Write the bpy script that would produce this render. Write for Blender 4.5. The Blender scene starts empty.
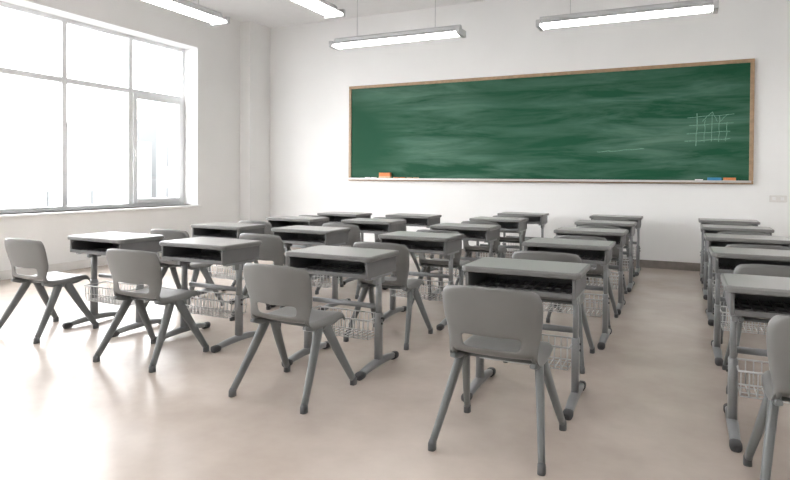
import bpy, bmesh, math, random
from mathutils import Vector, Matrix
random.seed(4)
S=bpy.context.scene
try:
    S.view_settings.view_transform='Standard'; S.view_settings.look='None'; S.view_settings.exposure=0; S.view_settings.gamma=1
except Exception as e: print(e)

def lin(c): return tuple(((v/255)/12.92 if v/255<=.04045 else ((v/255+.055)/1.055)**2.4) for v in c)+(1,)
def mat(name,rgb,rough=.5,metal=0,var=.0,scale=8,bump=0,emit=None,es=0,spec=.5,rgb2=None,bscale=200):
    m=bpy.data.materials.new(name);m.use_nodes=True;nt=m.node_tree;N=nt.nodes;L=nt.links
    b=N['Principled BSDF'];b.inputs['Base Color'].default_value=lin(rgb);b.inputs['Roughness'].default_value=rough
    b.inputs['Metallic'].default_value=metal;b.inputs['Specular IOR Level'].default_value=spec
    tc=N.new('ShaderNodeTexCoord')
    if var or rgb2:
        n=N.new('ShaderNodeTexNoise');n.inputs['Scale'].default_value=scale;n.inputs['Detail'].default_value=6
        L.new(tc.outputs['Object'],n.inputs['Vector'])
        r=N.new('ShaderNodeValToRGB');r.color_ramp.elements[0].position=.35;r.color_ramp.elements[1].position=.68
        a=rgb; c2=rgb2 if rgb2 else tuple(min(255,v*(1+var)) for v in rgb)
        if not rgb2: a=tuple(v*(1-var) for v in rgb)
        r.color_ramp.elements[0].color=lin(a);r.color_ramp.elements[1].color=lin(c2)
        L.new(n.outputs['Fac'],r.inputs['Fac']);L.new(r.outputs['Color'],b.inputs['Base Color'])
    if bump:
        n2=N.new('ShaderNodeTexNoise');n2.inputs['Scale'].default_value=bscale;n2.inputs['Detail'].default_value=3
        L.new(tc.outputs['Object'],n2.inputs['Vector'])
        bp=N.new('ShaderNodeBump');bp.inputs['Strength'].default_value=bump;bp.inputs['Distance'].default_value=.002
        L.new(n2.outputs['Fac'],bp.inputs['Height']);L.new(bp.outputs['Normal'],b.inputs['Normal'])
    if emit:
        b.inputs['Emission Color'].default_value=lin(emit);b.inputs['Emission Strength'].default_value=es
    return m

M={}
M['wall']=mat('wall_paint',(243,243,242),.7,var=.006,scale=1.5,bump=.05)
M['ceil']=mat('ceiling_paint',(243,243,244),.8,var=.005)
M['base']=mat('baseboard_stone',(132,124,119),.45,var=.06,scale=12)
M['basew']=mat('baseboard_white',(226,224,221),.5,var=.01)
M['pvc']=mat('window_pvc',(240,242,244),.35,var=.005)
M['seat']=mat('chair_plastic',(115,115,114),.38,var=.02,scale=5,bump=.12,bscale=500)
M['leg']=mat('chair_leg_plastic',(108,111,112),.35,var=.02,scale=5)
M['ccap']=mat('chair_foot_plastic',(90,92,94),.5,var=.04)
M['cap']=mat('rubber_cap',(64,64,66),.6,var=.05)
M['dtop']=mat('desk_top_laminate',(154,154,153),.28,var=.015,scale=4,bump=.05,bscale=400)
M['drim']=mat('desk_rim_plastic',(117,117,116),.38,var=.02)
M['dtray']=mat('desk_tray_plastic',(110,110,111),.5,var=.03)
M['dgrid']=mat('desk_tray_dark',(64,64,67),.5,var=.04)
M['dleg']=mat('desk_leg_painted_steel',(138,140,142),.35,metal=.2,var=.02)
M['wire']=mat('white_wire',(184,184,184),.35,var=.01)
M['lamph']=mat('lamp_housing',(196,197,199),.4,var=.01)
M['tube']=mat('lamp_tube',(255,255,255),.4,emit=(255,253,249),es=28)
M['frame']=mat('board_frame_wood',(166,138,109),.4,var=.06,scale=20)
M['alu']=mat('aluminium_tray',(200,198,195),.35,metal=.3,var=.02)
M['chalk']=mat('chalk_line',(120,160,142),.9,var=.12,scale=60)
M['orange']=mat('orange_felt',(224,140,90),.8,var=.04,scale=50)
M['woodb']=mat('eraser_wood',(214,176,140),.6,var=.04)
M['blue']=mat('blue_plastic',(60,140,185),.5,var=.03)
M['whitep']=mat('white_plastic',(236,236,236),.4,var=.01)
M['bldg']=mat('outside_facade',(98,100,101),.9,var=.02,scale=.5)
M['bldw']=mat('outside_glazing',(89,92,94),.5,var=.03)

# chalkboard surface: base green with faint wiped chalk haze
def board_mat():
    m=bpy.data.materials.new('chalkboard_green');m.use_nodes=True;nt=m.node_tree;N=nt.nodes;L=nt.links;b=N['Principled BSDF']
    tc=N.new('ShaderNodeTexCoord')
    def noise(rot,sc,loc,scale,det,rough,dist):
        mp=N.new('ShaderNodeMapping');mp.inputs['Rotation'].default_value=(0,math.radians(rot),0);mp.inputs['Scale'].default_value=sc;mp.inputs['Location'].default_value=loc
        L.new(tc.outputs['Object'],mp.inputs['Vector'])
        n=N.new('ShaderNodeTexNoise');n.inputs['Scale'].default_value=scale;n.inputs['Detail'].default_value=det;n.inputs['Roughness'].default_value=rough;n.inputs['Distortion'].default_value=dist
        L.new(mp.outputs['Vector'],n.inputs['Vector']);return n
    patch=noise(0,(.5,1,.9),(3.1,0,.4),.9,2,.4,.2)     # where the board was wiped
    stroke=noise(24,(.35,1,3.0),(0,0,0),1.6,8,.65,.5)  # eraser strokes
    m1=N.new('ShaderNodeMapRange');m1.inputs['From Min'].default_value=.34;m1.inputs['From Max'].default_value=.62;L.new(patch.outputs['Fac'],m1.inputs['Value'])
    m2=N.new('ShaderNodeMapRange');m2.inputs['From Min'].default_value=.40;m2.inputs['From Max'].default_value=.78;L.new(stroke.outputs['Fac'],m2.inputs['Value'])
    mu=N.new('ShaderNodeMath');mu.operation='MULTIPLY';L.new(m1.outputs[0],mu.inputs[0]);L.new(m2.outputs[0],mu.inputs[1])
    r=N.new('ShaderNodeValToRGB');e=r.color_ramp.elements;e[0].position=0;e[0].color=lin((24,79,55));e[1].position=.75;e[1].color=lin((94,128,112))
    L.new(mu.outputs[0],r.inputs['Fac']);L.new(r.outputs['Color'],b.inputs['Base Color']);b.inputs['Roughness'].default_value=.6
    b.inputs['Specular IOR Level'].default_value=.2
    return m
M['board']=board_mat()
def floor_mat():
    m=bpy.data.materials.new('floor_vinyl');m.use_nodes=True;nt=m.node_tree;N=nt.nodes;L=nt.links;b=N['Principled BSDF']
    tc=N.new('ShaderNodeTexCoord')
    n=N.new('ShaderNodeTexNoise');n.inputs['Scale'].default_value=1.1;n.inputs['Detail'].default_value=5;n.inputs['Roughness'].default_value=.6;n.inputs['Distortion'].default_value=0
    L.new(tc.outputs['Object'],n.inputs['Vector'])
    r=N.new('ShaderNodeValToRGB');e=r.color_ramp.elements;e[0].position=.15;e[0].color=lin((166,153,143));e[1].position=.85;e[1].color=lin((212,201,192))
    L.new(n.outputs['Fac'],r.inputs['Fac']);L.new(r.outputs['Color'],b.inputs['Base Color'])
    b.inputs['Roughness'].default_value=.27
    return m
M['floor']=floor_mat()
def glass_mat():
    m=bpy.data.materials.new('window_glass');m.use_nodes=True;nt=m.node_tree;N=nt.nodes;L=nt.links
    for n in list(N):
        if n.type=='BSDF_PRINCIPLED': N.remove(n)
    t=N.new('ShaderNodeBsdfTransparent');g=N.new('ShaderNodeBsdfGlossy');g.inputs['Roughness'].default_value=.02;mx=N.new('ShaderNodeMixShader');mx.inputs[0].default_value=.05
    L.new(t.outputs[0],mx.inputs[1]);L.new(g.outputs[0],mx.inputs[2]);L.new(mx.outputs[0],N['Material Output'].inputs['Surface'])
    return m
M['glass']=glass_mat()

class B:
    def __init__(s,mats): s.bm=bmesh.new();s.names=mats
    def mi(s,m): 
        if m not in s.names: s.names.append(m)
        return s.names.index(m)
    def box(s,x0,x1,y0,y1,z0,z1,m,bev=0):
        vs=[s.bm.verts.new((x,y,z)) for z in(z0,z1) for y in(y0,y1) for x in(x0,x1)]
        fs=[(0,2,3,1),(4,5,7,6),(0,1,5,4),(2,6,7,3),(0,4,6,2),(1,3,7,5)]
        F=[s.bm.faces.new([vs[i] for i in f]) for f in fs]
        for f in F:f.material_index=s.mi(m)
        if bev:
            es=list({e for f in F for e in f.edges})
            r=bmesh.ops.bevel(s.bm,geom=es,offset=bev,segments=2,affect='EDGES',profile=.5)
            for f in r['faces']: f.material_index=s.mi(m)
    def sweep(s,pts,radii,m,n=10,cap=True,ref=Vector((1,0,0)),smooth=True,power=1):
        # radii: list of (ra along ref, rb perpendicular)
        rings=[];pts=[Vector(p) for p in pts]
        for i,p in enumerate(pts):
            t=(pts[min(i+1,len(pts)-1)]-pts[max(i-1,0)]).normalized()
            a=(ref-t*ref.dot(t)).normalized();b=t.cross(a)
            ra,rb=radii[i] if isinstance(radii,list) else radii
            ring=[]
            for k in range(n):
                th=2*math.pi*(k+.5)/n;cx,sx=math.cos(th),math.sin(th)
                if power!=1: cx=math.copysign(abs(cx)**power,cx);sx=math.copysign(abs(sx)**power,sx)
                ring.append(s.bm.verts.new(p+a*ra*cx+b*rb*sx))
            rings.append(ring)
        for i in range(len(rings)-1):
            for k in range(n):
                f=s.bm.faces.new((rings[i][k],rings[i][(k+1)%n],rings[i+1][(k+1)%n],rings[i+1][k]));f.material_index=s.mi(m);f.smooth=smooth
        if cap:
            for r,rev in((rings[0],1),(rings[-1],0)):
                f=s.bm.faces.new(list(reversed(r)) if rev else r);f.material_index=s.mi(m)
    def slab(s,hx0,hx1,y0,y1,rad,layers,m,mtop=None,seg=5):
        # rounded rect slab; layers list of (z,inset)
        rings=[]
        for z,ins in layers:
            r=max(rad-ins,.002);ring=[]
            for cx,cy,a0 in((hx1-rad,y1-rad,0),(hx0+rad,y1-rad,90),(hx0+rad,y0+rad,180),(hx1-rad,y0+rad,270)):
                for k in range(seg+1):
                    a=math.radians(a0+90*k/seg);ring.append(s.bm.verts.new((cx+r*math.cos(a),cy+r*math.sin(a),z)))
            rings.append(ring)
        n=len(rings[0])
        for i in range(len(rings)-1):
            for k in range(n):
                f=s.bm.faces.new((rings[i][k],rings[i][(k+1)%n],rings[i+1][(k+1)%n],rings[i+1][k]));f.material_index=s.mi(m)
        f=s.bm.faces.new(list(reversed(rings[0])));f.material_index=s.mi(m)
        f=s.bm.faces.new(rings[-1]);f.material_index=s.mi(mtop or m)
    def addmesh(s,me,m):
        n0=len(s.bm.faces);s.bm.from_mesh(me);s.bm.faces.ensure_lookup_table()
        for f in s.bm.faces[n0:]: f.material_index=s.mi(m);f.smooth=True
    def mesh(s,name):
        me=bpy.data.meshes.new(name);bmesh.ops.recalc_face_normals(s.bm,faces=s.bm.faces);s.bm.to_mesh(me);s.bm.free()
        for n in s.names: me.materials.append(M[n])
        return me
    def obj(s,name,loc=(0,0,0)): 
        o=bpy.data.objects.new(name,s.mesh(name));S.collection.objects.link(o);o.location=loc;return o

# ---------------- room -----------------
XL,XR,YF,YB,ZC=-7.35,3.2,9.23,-2.8,4.1
b=B([]);b.box(XL-.4,XR+.2,YB-.2,YF+.2,-.1,0,'floor');b.obj('floor')
b=B([]);b.box(XL-.4,XR+.2,YB-.2,YF+.2,ZC,ZC+.15,'ceil');b.obj('ceiling')
b=B([]);b.box(XL-.4,XR+.2,YF,YF+.2,0,ZC,'wall');b.obj('wall_front')
b=B([]);b.box(XL-.4,XR+.2,YB-.2,YB,0,ZC,'wall');b.obj('wall_back')
b=B([]);b.box(XR,XR+.2,YB,YF,0,ZC,'wall');b.obj('wall_right')
W=[(1.05,7.57),(-2.3,.35)];WZ0,WZ1=.78,3.42  # second window is out of view, added to let in more light
b=B([])
b.box(XL-.4,XL,YB,YF,0,WZ0,'wall');b.box(XL-.4,XL,YB,YF,WZ1,ZC,'wall')
b.box(XL-.4,XL,YB,W[1][0],WZ0,WZ1,'wall');b.box(XL-.4,XL,W[1][1],W[0][0],WZ0,WZ1,'wall');b.box(XL-.4,XL,W[0][1],YF,WZ0,WZ1,'wall')
b.obj('wall_left')
b=B([]);b.box(XL,-7.12,8.64,YF,0,ZC,'wall');b.obj('wall_pillar')
b=B([]);b.box(-7.12,XR-.0,YF-.015,YF,0,.11,'base',.003);b.obj('baseboard_front')
b=B([]);b.box(XL,XL+.015,YB,8.64,0,.11,'basew',.003);b.obj('baseboard_left')
b=B([]);b.box(XR-.015,XR,YB,YF-.015,0,.11,'base',.003);b.obj('baseboard_right')
for wi,(y0,y1) in enumerate(W):
    b=B([]);xg=XL-.34;x0,x1=xg-.03,xg+.04
    fr=.055
    b.box(x0,x1,y0,y1,WZ0,WZ0+fr,'pvc',.004);b.box(x0,x1,y0,y1,WZ1-fr,WZ1,'pvc',.004)
    b.box(x0,x1,y0,y0+fr,WZ0+fr,WZ1-fr,'pvc',.004);b.box(x0,x1,y1-fr,y1,WZ0+fr,WZ1-fr,'pvc',.004)
    n=6 if wi==0 else 2
    ys=[y0+(y1-y0)*i/n for i in range(n+1)]
    for i in range(1,n): b.box(x0,x1,ys[i]-.038,ys[i]+.038,WZ0+fr,WZ1-fr,'pvc',.004)
    for i in range(n):
        a=ys[i]+(.038 if i else fr);c=ys[i+1]-(.038 if i<n-1 else fr)
        zt=2.57
        b.box(x0,x1,a,c,zt-.035,zt+.035,'pvc',.004)
        if i in(n-1,n-4):
            for q in((a,a+.07,WZ0+fr,zt-.035),(c-.07,c,WZ0+fr,zt-.035),(a+.07,c-.07,WZ0+fr,WZ0+fr+.07),(a+.07,c-.07,zt-.105,zt-.035)):
                b.box(x0+.01,x1+.02,q[0],q[1],q[2],q[3],'pvc',.006)
            b.box(x1+.02,x1+.045,a+.025,a+.045,1.55,1.68,'whitep',.004)
        b.box(xg-.004,xg+.004,a,c,WZ0+fr,zt-.035,'glass');b.box(xg-.004,xg+.004,a,c,zt+.035,WZ1-fr,'glass')
    b.obj('window_%d'%(wi+1))
    b=B([]);b.box(xg+.04,XL+.06,y0-.06 ,y1+.06,WZ0-.035,WZ0,'whitep',.008);o=b.obj('trim_%d'%(wi+1))

# ---------------- chalkboard ----------------
bx0,bx1,bz0,bz1=-5.358,.844,1.205,2.875
b=B([]);fw=.05
yb=YF-.03
b.box(bx0+fw,bx1-fw,yb-.005,YF-.001,bz0+fw,bz1-fw,'board')
for q in((bx0,bx1,bz1-fw,bz1),(bx0,bx0+fw,bz0+fw,bz1-fw),(bx1-fw,bx1,bz0+fw,bz1-fw)):
    b.box(q[0],q[1],yb-.02,YF-.001,q[2],q[3],'frame',.008)
b.box(bx0,bx1,yb-.02,YF-.001,bz0,bz0+fw,'frame',.006)
b.box(bx0+.03,bx1-.03,yb-.085,yb-.02,bz0+.02,bz0+.032,'alu',.003);b.box(bx0+.03,bx1-.03,yb-.09,yb-.082,bz0+.02,bz0+.05,'alu',.002)
# chalk drawing
ych=yb-.0065
def cl(x0,z0,x1,z1,w=.007):
    p0=Vector((x0,ych,z0));p1=Vector((x1,ych,z1));t=(p1-p0).normalized();n=Vector((-t.z,0,t.x))*w/2
    f=b.bm.faces.new([b.bm.verts.new(v) for v in(p0-n,p1-n,p1+n,p0+n)]);f.material_index=b.mi('chalk')
def wob(x0,z0,x1,z1,w=.007,k=6):
    P=[(x0+(x1-x0)*i/k+random.uniform(-.006,.006),z0+(z1-z0)*i/k+random.uniform(-.006,.006)) for i in range(k+1)]
    for i in range(k): cl(*P[i],*P[i+1],w)
gx,gz=0.07,1.78
wob(gx+.09,gz-.05,gx+.10,gz+.40,.010)
wob(gx-.05,gz+.01,gx+.50,gz+.04,.009)
for i,(a,c) in enumerate(((-.03,.50),(.0,.53),(-.02,.54))): wob(gx+a,gz+.11*(i+1)+.01,gx+c,gz+.115*(i+1)+.025,.007)
for i in range(4): wob(gx+.19+.085*i,gz-.0,gx+.195+.09*i,gz+(.30,.38,.36,.26)[i],.007)
wob(gx+.16,gz+.28,gx+.28,gz+.41,.007);wob(gx+.37,gz+.27,gx+.47,gz+.37,.006);wob(gx+.28,gz+.41,gx+.34,gz+.28,.006)
wob(-1.15,1.66,-.5,1.70,.007,12)
b.obj('chalkboard')
# tray items
zt=bz0+.033
def item(name,x,w,h,mm,d=.05):
    b=B([])
    b.box(x,x+w,yb-.078,yb-.078+d,zt,zt+h*.45,'woodb' if mm=='orange' else mm,.003);b.box(x+.002,x+w-.002,yb-.076,yb-.08+d,zt+h*.45,zt+h,mm,.004);b.obj(name)
item('chalkboard_eraser',-4.72,.22,.11,'orange')
item('chalkboard_eraser',.30,.17,.055,'blue')
item('chalkboard_eraser',.49,.15,.055,'orange')
def chalks(xs,mm):
    b=B([])
    for x in xs:
        b.sweep([(x,yb-.05,zt+.016),(x+.10,yb-.052,zt+.016)],(.016,.016),mm,8,ref=Vector((0,0,1)))
    b.obj('chalk_stick')
chalks([-5.0,-4.88],'whitep');chalks([-4.45,-4.33],'orange');chalks([-4.2,-4.08],'woodb');chalks([.15],'whitep')
# wall outlet
b=B([]);ox,oz=1.13,1.02
b.slab(-.1,.1,-.045,.045,.012,[(0,0),(.008,0),(.012,.004)],'basew')
for i in(-1,1): b.box(i*.047-.02,i*.047+.02,-.02,.02,.012,.015,'whitep',.002)
o=b.obj('wall_outlet',(ox,YF,oz));o.rotation_euler=(math.radians(90),0,0)

# ---------------- lamps ----------------
def lamp_mesh(L=1.52):
    b=B([]);h=L/2
    # trapezoid housing
    b.sweep([(-h,0,.055),(-h+.01,0,.055),(h-.01,0,.055),(h,0,.055)],[(.03,.03),(.034,.034),(.034,.034),(.03,.03)],'lamph',8,ref=Vector((0,1,0)),smooth=False)
    # reflector wings
    for sg in(-1,1):
        for q in [((sg*.0,.045),(sg*.105,.0))]:
            (ya,za),(yb_,zb)=q
            vs=[b.bm.verts.new(v) for v in((-h,ya,za+.012),(h,ya,za+.012),(h,yb_,zb+.006),(-h,yb_,zb+.006),(-h,ya,za),(h,ya,za),(h,yb_,zb-.002),(-h,yb_,zb-.002))]
            for f in((0,1,2,3),(7,6,5,4),(0,4,5,1),(2,6,7,3),(1,5,6,2),(0,3,7,4)):
                ff=b.bm.faces.new([vs[i] for i in f]);ff.material_index=b.mi('lamph')
        b.sweep([(-h+.04,sg*.05,-.005),(h-.04,sg*.05,-.005)],(.016,.016),'tube',10,ref=Vector((0,1,0)))
    for e in(-1,1):
        b.box(e*h-.02,e*h+.02,-.105,.105,-.028,.04,'lamph',.004)
    for e in(-.62,.62):
        b.sweep([(e*h,0,.08),(e*h,0,ZC-2.763)],(.003,.003),'lamph',6)
    return b.mesh('fluorescent_lamp')
LM=lamp_mesh()
for x,y,r in((-2.84,5.85,0),(-.52,5.9,0),(-4.06,3.72,90),(-2.91,3.96,90),(2.1,5.9,0),(.6,1.5,90),(-2.5,.2,90),(-5.2,.2,90),(2.2,2.5,90),(.5,-1.6,90),(-4,-1.8,90)):  # visible fixtures first; the remaining ones are added out of frame as fill
    o=bpy.data.objects.new('fluorescent_lamp',LM);S.collection.objects.link(o);o.location=(x,y,2.76);o.rotation_euler[2]=math.radians(r)

# ---------------- desk ----------------
def desk_mesh():
    b=B([]);w=.33;D=.45;ti=.305
    # origin: centre x, near edge y=0, floor z=0
    b.slab(-w,w,0,D,.035,[(.728,.008),(.733,.001),(.752,0),(.759,.004),(.760,.009)],'drim')
    b.slab(-w+.014,w-.014,.014,D-.014,.03,[(.757,0),(.7612,.001)],'drim','dtop')
    z0,z1=.622,.73
    b.box(-ti,-ti+.017,.018,D-.02,z0,z1,'dtray',.003);b.box(ti-.017,ti,.018,D-.02,z0,z1,'dtray',.003)
    b.box(-ti+.017,ti-.017,D-.035,D-.02,z0,z1,'dtray')
    b.box(-ti+.017,ti-.017,.018,.032,z0,z0+.026,'dtray',.003)
    b.box(-ti+.017,ti-.017,.032,D-.035,z0,z0+.008,'dgrid')
    for i in range(11):
        x=-.25+.05*i;b.box(x-.006,x+.006,.034,D-.036,z0+.008,z0+.016,'dtray')
    for i in range(3):
        y=.12+.11*i;b.box(-.28,.28,y-.006,y+.006,z0+.008,z0+.0165,'dtray')
    for sg in(-1,1):
        x=sg*.278;yc=.225
        b.sweep([(x,yc,.34),(x,yc,z0+.004)],(.016,.026),'dleg',14,ref=Vector((1,0,0)),power=.7)
        b.sweep([(x,yc,.05),(x,yc,.36),(x,yc,.37)],[(.022,.034),(.022,.034),(.019,.03)],'dleg',14,power=.7)
        # under-tray bracket
        b.box(x-.024,x+.024,.07,.38,z0-.018,z0+.001,'dleg',.004)
        b.box(x-.014,x+.014,yc-.06,yc+.06,z0-.06,z0-.016,'dleg',.004)
        # height knobs
        for z in(.30,.335): b.sweep([(x+sg*.02,yc,z),(x+sg*.03,yc,z)],(.007,.007),'cap',8,ref=Vector((0,1,0)))
        # foot
        P=[];R=[];fa,fb=-.03,.47
        for i in range(11):
            t=i/10;y=fa+(fb-fa)*t;k=4*t*(1-t);P.append((x,y,.026+.020*k));R.append((.021+.005*k,.017+.008*k))
        b.sweep(P,R,'dleg',12,ref=Vector((1,0,0)),power=.75)
        for y,e in((fa-.004,-1),(fb+.004,1)):
            b.sweep([(x,y-e*.045,.024),(x,y-e*.02,.025),(x,y+e*.012,.0245),(x,y+e*.022,.022)],[(.0245,.0225),(.027,.0245),(.026,.024),(.012,.014)],'cap',12,power=.75)
    # crossbar + wire basket
    b.sweep([(-.26,.265,.40),(.26,.265,.40)],(.012,.018),'dleg',10,ref=Vector((0,1,0)))
    def wire(pts,r=.0032): b.sweep(pts,(r,r),'wire',5,ref=Vector((.3,.5,.81)))
    yb0,yb1,zb,zt_=.12,.34,.21,.335
    for y in(yb0,yb1):
        wire([(-.26,y,zt_),(.26,y,zt_)],.005);wire([(-.26,y,zb+.06),(.26,y,zb+.06)])
    for y in(yb0+.01,.19,.27,yb1-.01): wire([(-.25,y,zb),(.25,y,zb)])
    n=15
    for i in range(n):
        x=-.25+.50*i/(n-1)
        wire([(x,yb0,zt_),(x,yb0+.01,zb)]);wire([(x,yb0+.01,zb),(x,yb1-.01,zb)]);wire([(x,yb1-.01,zb),(x,yb1,zt_)])
    for sg in(-1,1): wire([(sg*.26,yb0,zt_),(sg*.26,yb1,zt_)],.005)
    return b.mesh('student_desk')
DM=desk_mesh()

# ---------------- chair ----------------
def shell():
    rows=[(.505,.400,.190),(.497,.422,.200),(.47,.436,.207),(.40,.437,.213),(.31,.430,.217),(.22,.428,.217),(.15,.434,.213),(.108,.452,.210),(.090,.480,.208),(.080,.512,.212),(.070,.550,.219),(.060,.588,.226),(.046,.635,.233),(.032,.69,.236),(.022,.738,.231),(.018,.762,.219),(.020,.774,.200)]
    us=[-1.0,-.93,-.80,-.64,-.4,0,.4,.64,.80,.93,1.0]
    bm=bmesh.new();G=[]
    for ri,(y,z,hw) in enumerate(rows):
        back=max(0,min(1,(z-.44)/.1)) if ri>6 else 0
        row=[]
        for ui,u in enumerate(us):
            x=u*hw;q=u*u
            yy=y+back*.04*q;zz=z+(1-back)*.008*q
            if abs(u)>.99:
                zz-=(1-back)*.034;yy+=back*.022
            if ri>=14: zz-= (.012 if ri==14 else .02)*max(0,q-.3)
            if ri==10: zz-=.014*(1-q)   # smile-shaped lower edge of the back
            row.append(bm.verts.new((x,yy,zz)))
        G.append(row)
    for i in range(len(rows)-1):
        for j in range(len(us)-1):
            if i in(8,9) and 3<=j<=6: continue
            bm.faces.new((G[i][j],G[i][j+1],G[i+1][j+1],G[i+1][j]))
    bmesh.ops.recalc_face_normals(bm,faces=bm.faces)
    me=bpy.data.meshes.new('t');bm.to_mesh(me);bm.free()
    o=bpy.data.objects.new('t',me);S.collection.objects.link(o)
    s=o.modifiers.new('s','SOLIDIFY');s.thickness=.012;s.offset=0
    u=o.modifiers.new('u','SUBSURF');u.levels=2;u.render_levels=2
    dg=bpy.context.evaluated_depsgraph_get();r=bpy.data.meshes.new_from_object(o.evaluated_get(dg))
    bpy.data.objects.remove(o);return r
def chair_mesh():
    b=B([]);b.addmesh(shell(),'seat')
    for sg in(-1,1):
        X0,X1=sg*.188,sg*.252
        for ya,yb_ in((.235,.012),(.295,.512)):
            P=[];R=[]
            for i in range(9):
                t=i/8;P.append((X0+(X1-X0)*t,ya+(yb_-ya)*(t**1.08),.415-(.415-.03)*t));R.append((.0195-.0045*t,.035-.015*t))
            b.sweep(P,R,'leg',12,power=.7)
            e=Vector(P[-1]);dn=(Vector(P[-1])-Vector(P[-2])).normalized()
            p0=e-dn*.012;p1=Vector((X1,yb_,0.0))+Vector((0,0,.001))
            b.sweep([p0,e,p1],[(.0165,.0215),(.0175,.0225),(.0175,.0225)],'ccap',12,power=.7)
        # side rail below the seat
        b.sweep([(X0,.10,.425),(X0,.16,.412),(X0,.265,.404),(X0,.40,.412),(X0,.46,.422)],[(.012,.010),(.015,.018),(.018,.028),(.015,.018),(.012,.010)],'leg',12,power=.7)
        # side upright supporting the back
        b.sweep([(sg*.19,.15,.42),(sg*.19,.118,.455),(sg*.188,.112,.53),(sg*.190,.10,.60)],[(.010,.016),(.012,.015),(.011,.012),(.008,.006)],'seat',10)
    for y in(.235,.30): b.sweep([(-.19,y,.405),(.19,y,.405)],(.012,.012),'leg',10,ref=Vector((0,1,0)))
    return b.mesh('school_chair')
CM=chair_mesh()

rows={'Z':(-4.27,[3.25,4.62,5.87,7.0]),'A':(-3.28,[3.30,4.68,6.0,7.15]),'B':(-2.075,[3.26,4.62,5.8,7.1,8.35]),'C':(-.807,[3.22,4.65,5.91,7.15,8.4]),'D':(.515,[3.20,4.62,5.85,7.08,8.3])}
chairs1={'Z':(-4.60,2.83,0),'A':(-3.31,2.74,2),'B':(-2.06,2.64,-2),'C':(-.78,2.54,0),'D':(.525,2.53,0)}
for k,(xc,ys) in rows.items():
    for i,y in enumerate(ys):
        o=bpy.data.objects.new('student_desk',DM);S.collection.objects.link(o);o.location=(xc,y,0);o.rotation_euler[2]=math.radians(random.uniform(-.6,.6))
        if i==0: cx,cy,r=chairs1[k]
        else: cx,cy,r=xc+random.uniform(-.02,.02),y-.64+random.uniform(-.04,.02),random.uniform(-2,2)
        o=bpy.data.objects.new('school_chair',CM);S.collection.objects.link(o);o.location=(cx,cy,0);o.rotation_euler[2]=math.radians(r)

# ---------------- outside ----------------
b=B([])
def bl(x0,x1,y0,y1,z1):
    b.box(x0,x1,y0,y1,-6,z1,'bldg')
    y=y0+1
    while y<y1-1.5:
        z=-4
        while z<z1-1.6:
            b.box(x1,x1+.05,y,y+1.2,z,z+1.4,'bldw');z+=3
        y+=2.6
bl(-40,-30,14,27,3.4);bl(-44,-34,31,52,5.4)
b.obj('outside_building')
b=B([]);b.box(-70,XL-1,-40,70,-6.2,-6,'bldg');b.obj('outside_ground')

w=bpy.data.worlds.new('sky');S.world=w;w.use_nodes=True;bg=w.node_tree.nodes['Background'];bg.inputs['Color'].default_value=(.985,.99,1,1);bg.inputs['Strength'].default_value=12.8

# ---------------- camera ----------------
yaw,pi_,ro=.45,.012,.007
s,c=math.sin(yaw),math.cos(yaw)
R=Vector((c,s,0));F0=Vector((-s,c,0));Z=Vector((0,0,1))
F=F0*math.cos(pi_)-Z*math.sin(pi_);U=Z*math.cos(pi_)+F0*math.sin(pi_)
R2=R*math.cos(ro)+U*math.sin(ro);U2=U*math.cos(ro)-R*math.sin(ro)
cd=bpy.data.cameras.new('camera');cam=bpy.data.objects.new('camera',cd);S.collection.objects.link(cam)
m=Matrix((R2,U2,-F)).transposed().to_4x4();m.translation=Vector((0,0,1.259));cam.matrix_world=m
cd.sensor_fit='HORIZONTAL';cd.sensor_width=36;cd.lens=595.5/790*36;cd.shift_y=-55/790;cd.clip_end=300;cd.clip_start=.05
S.camera=cam
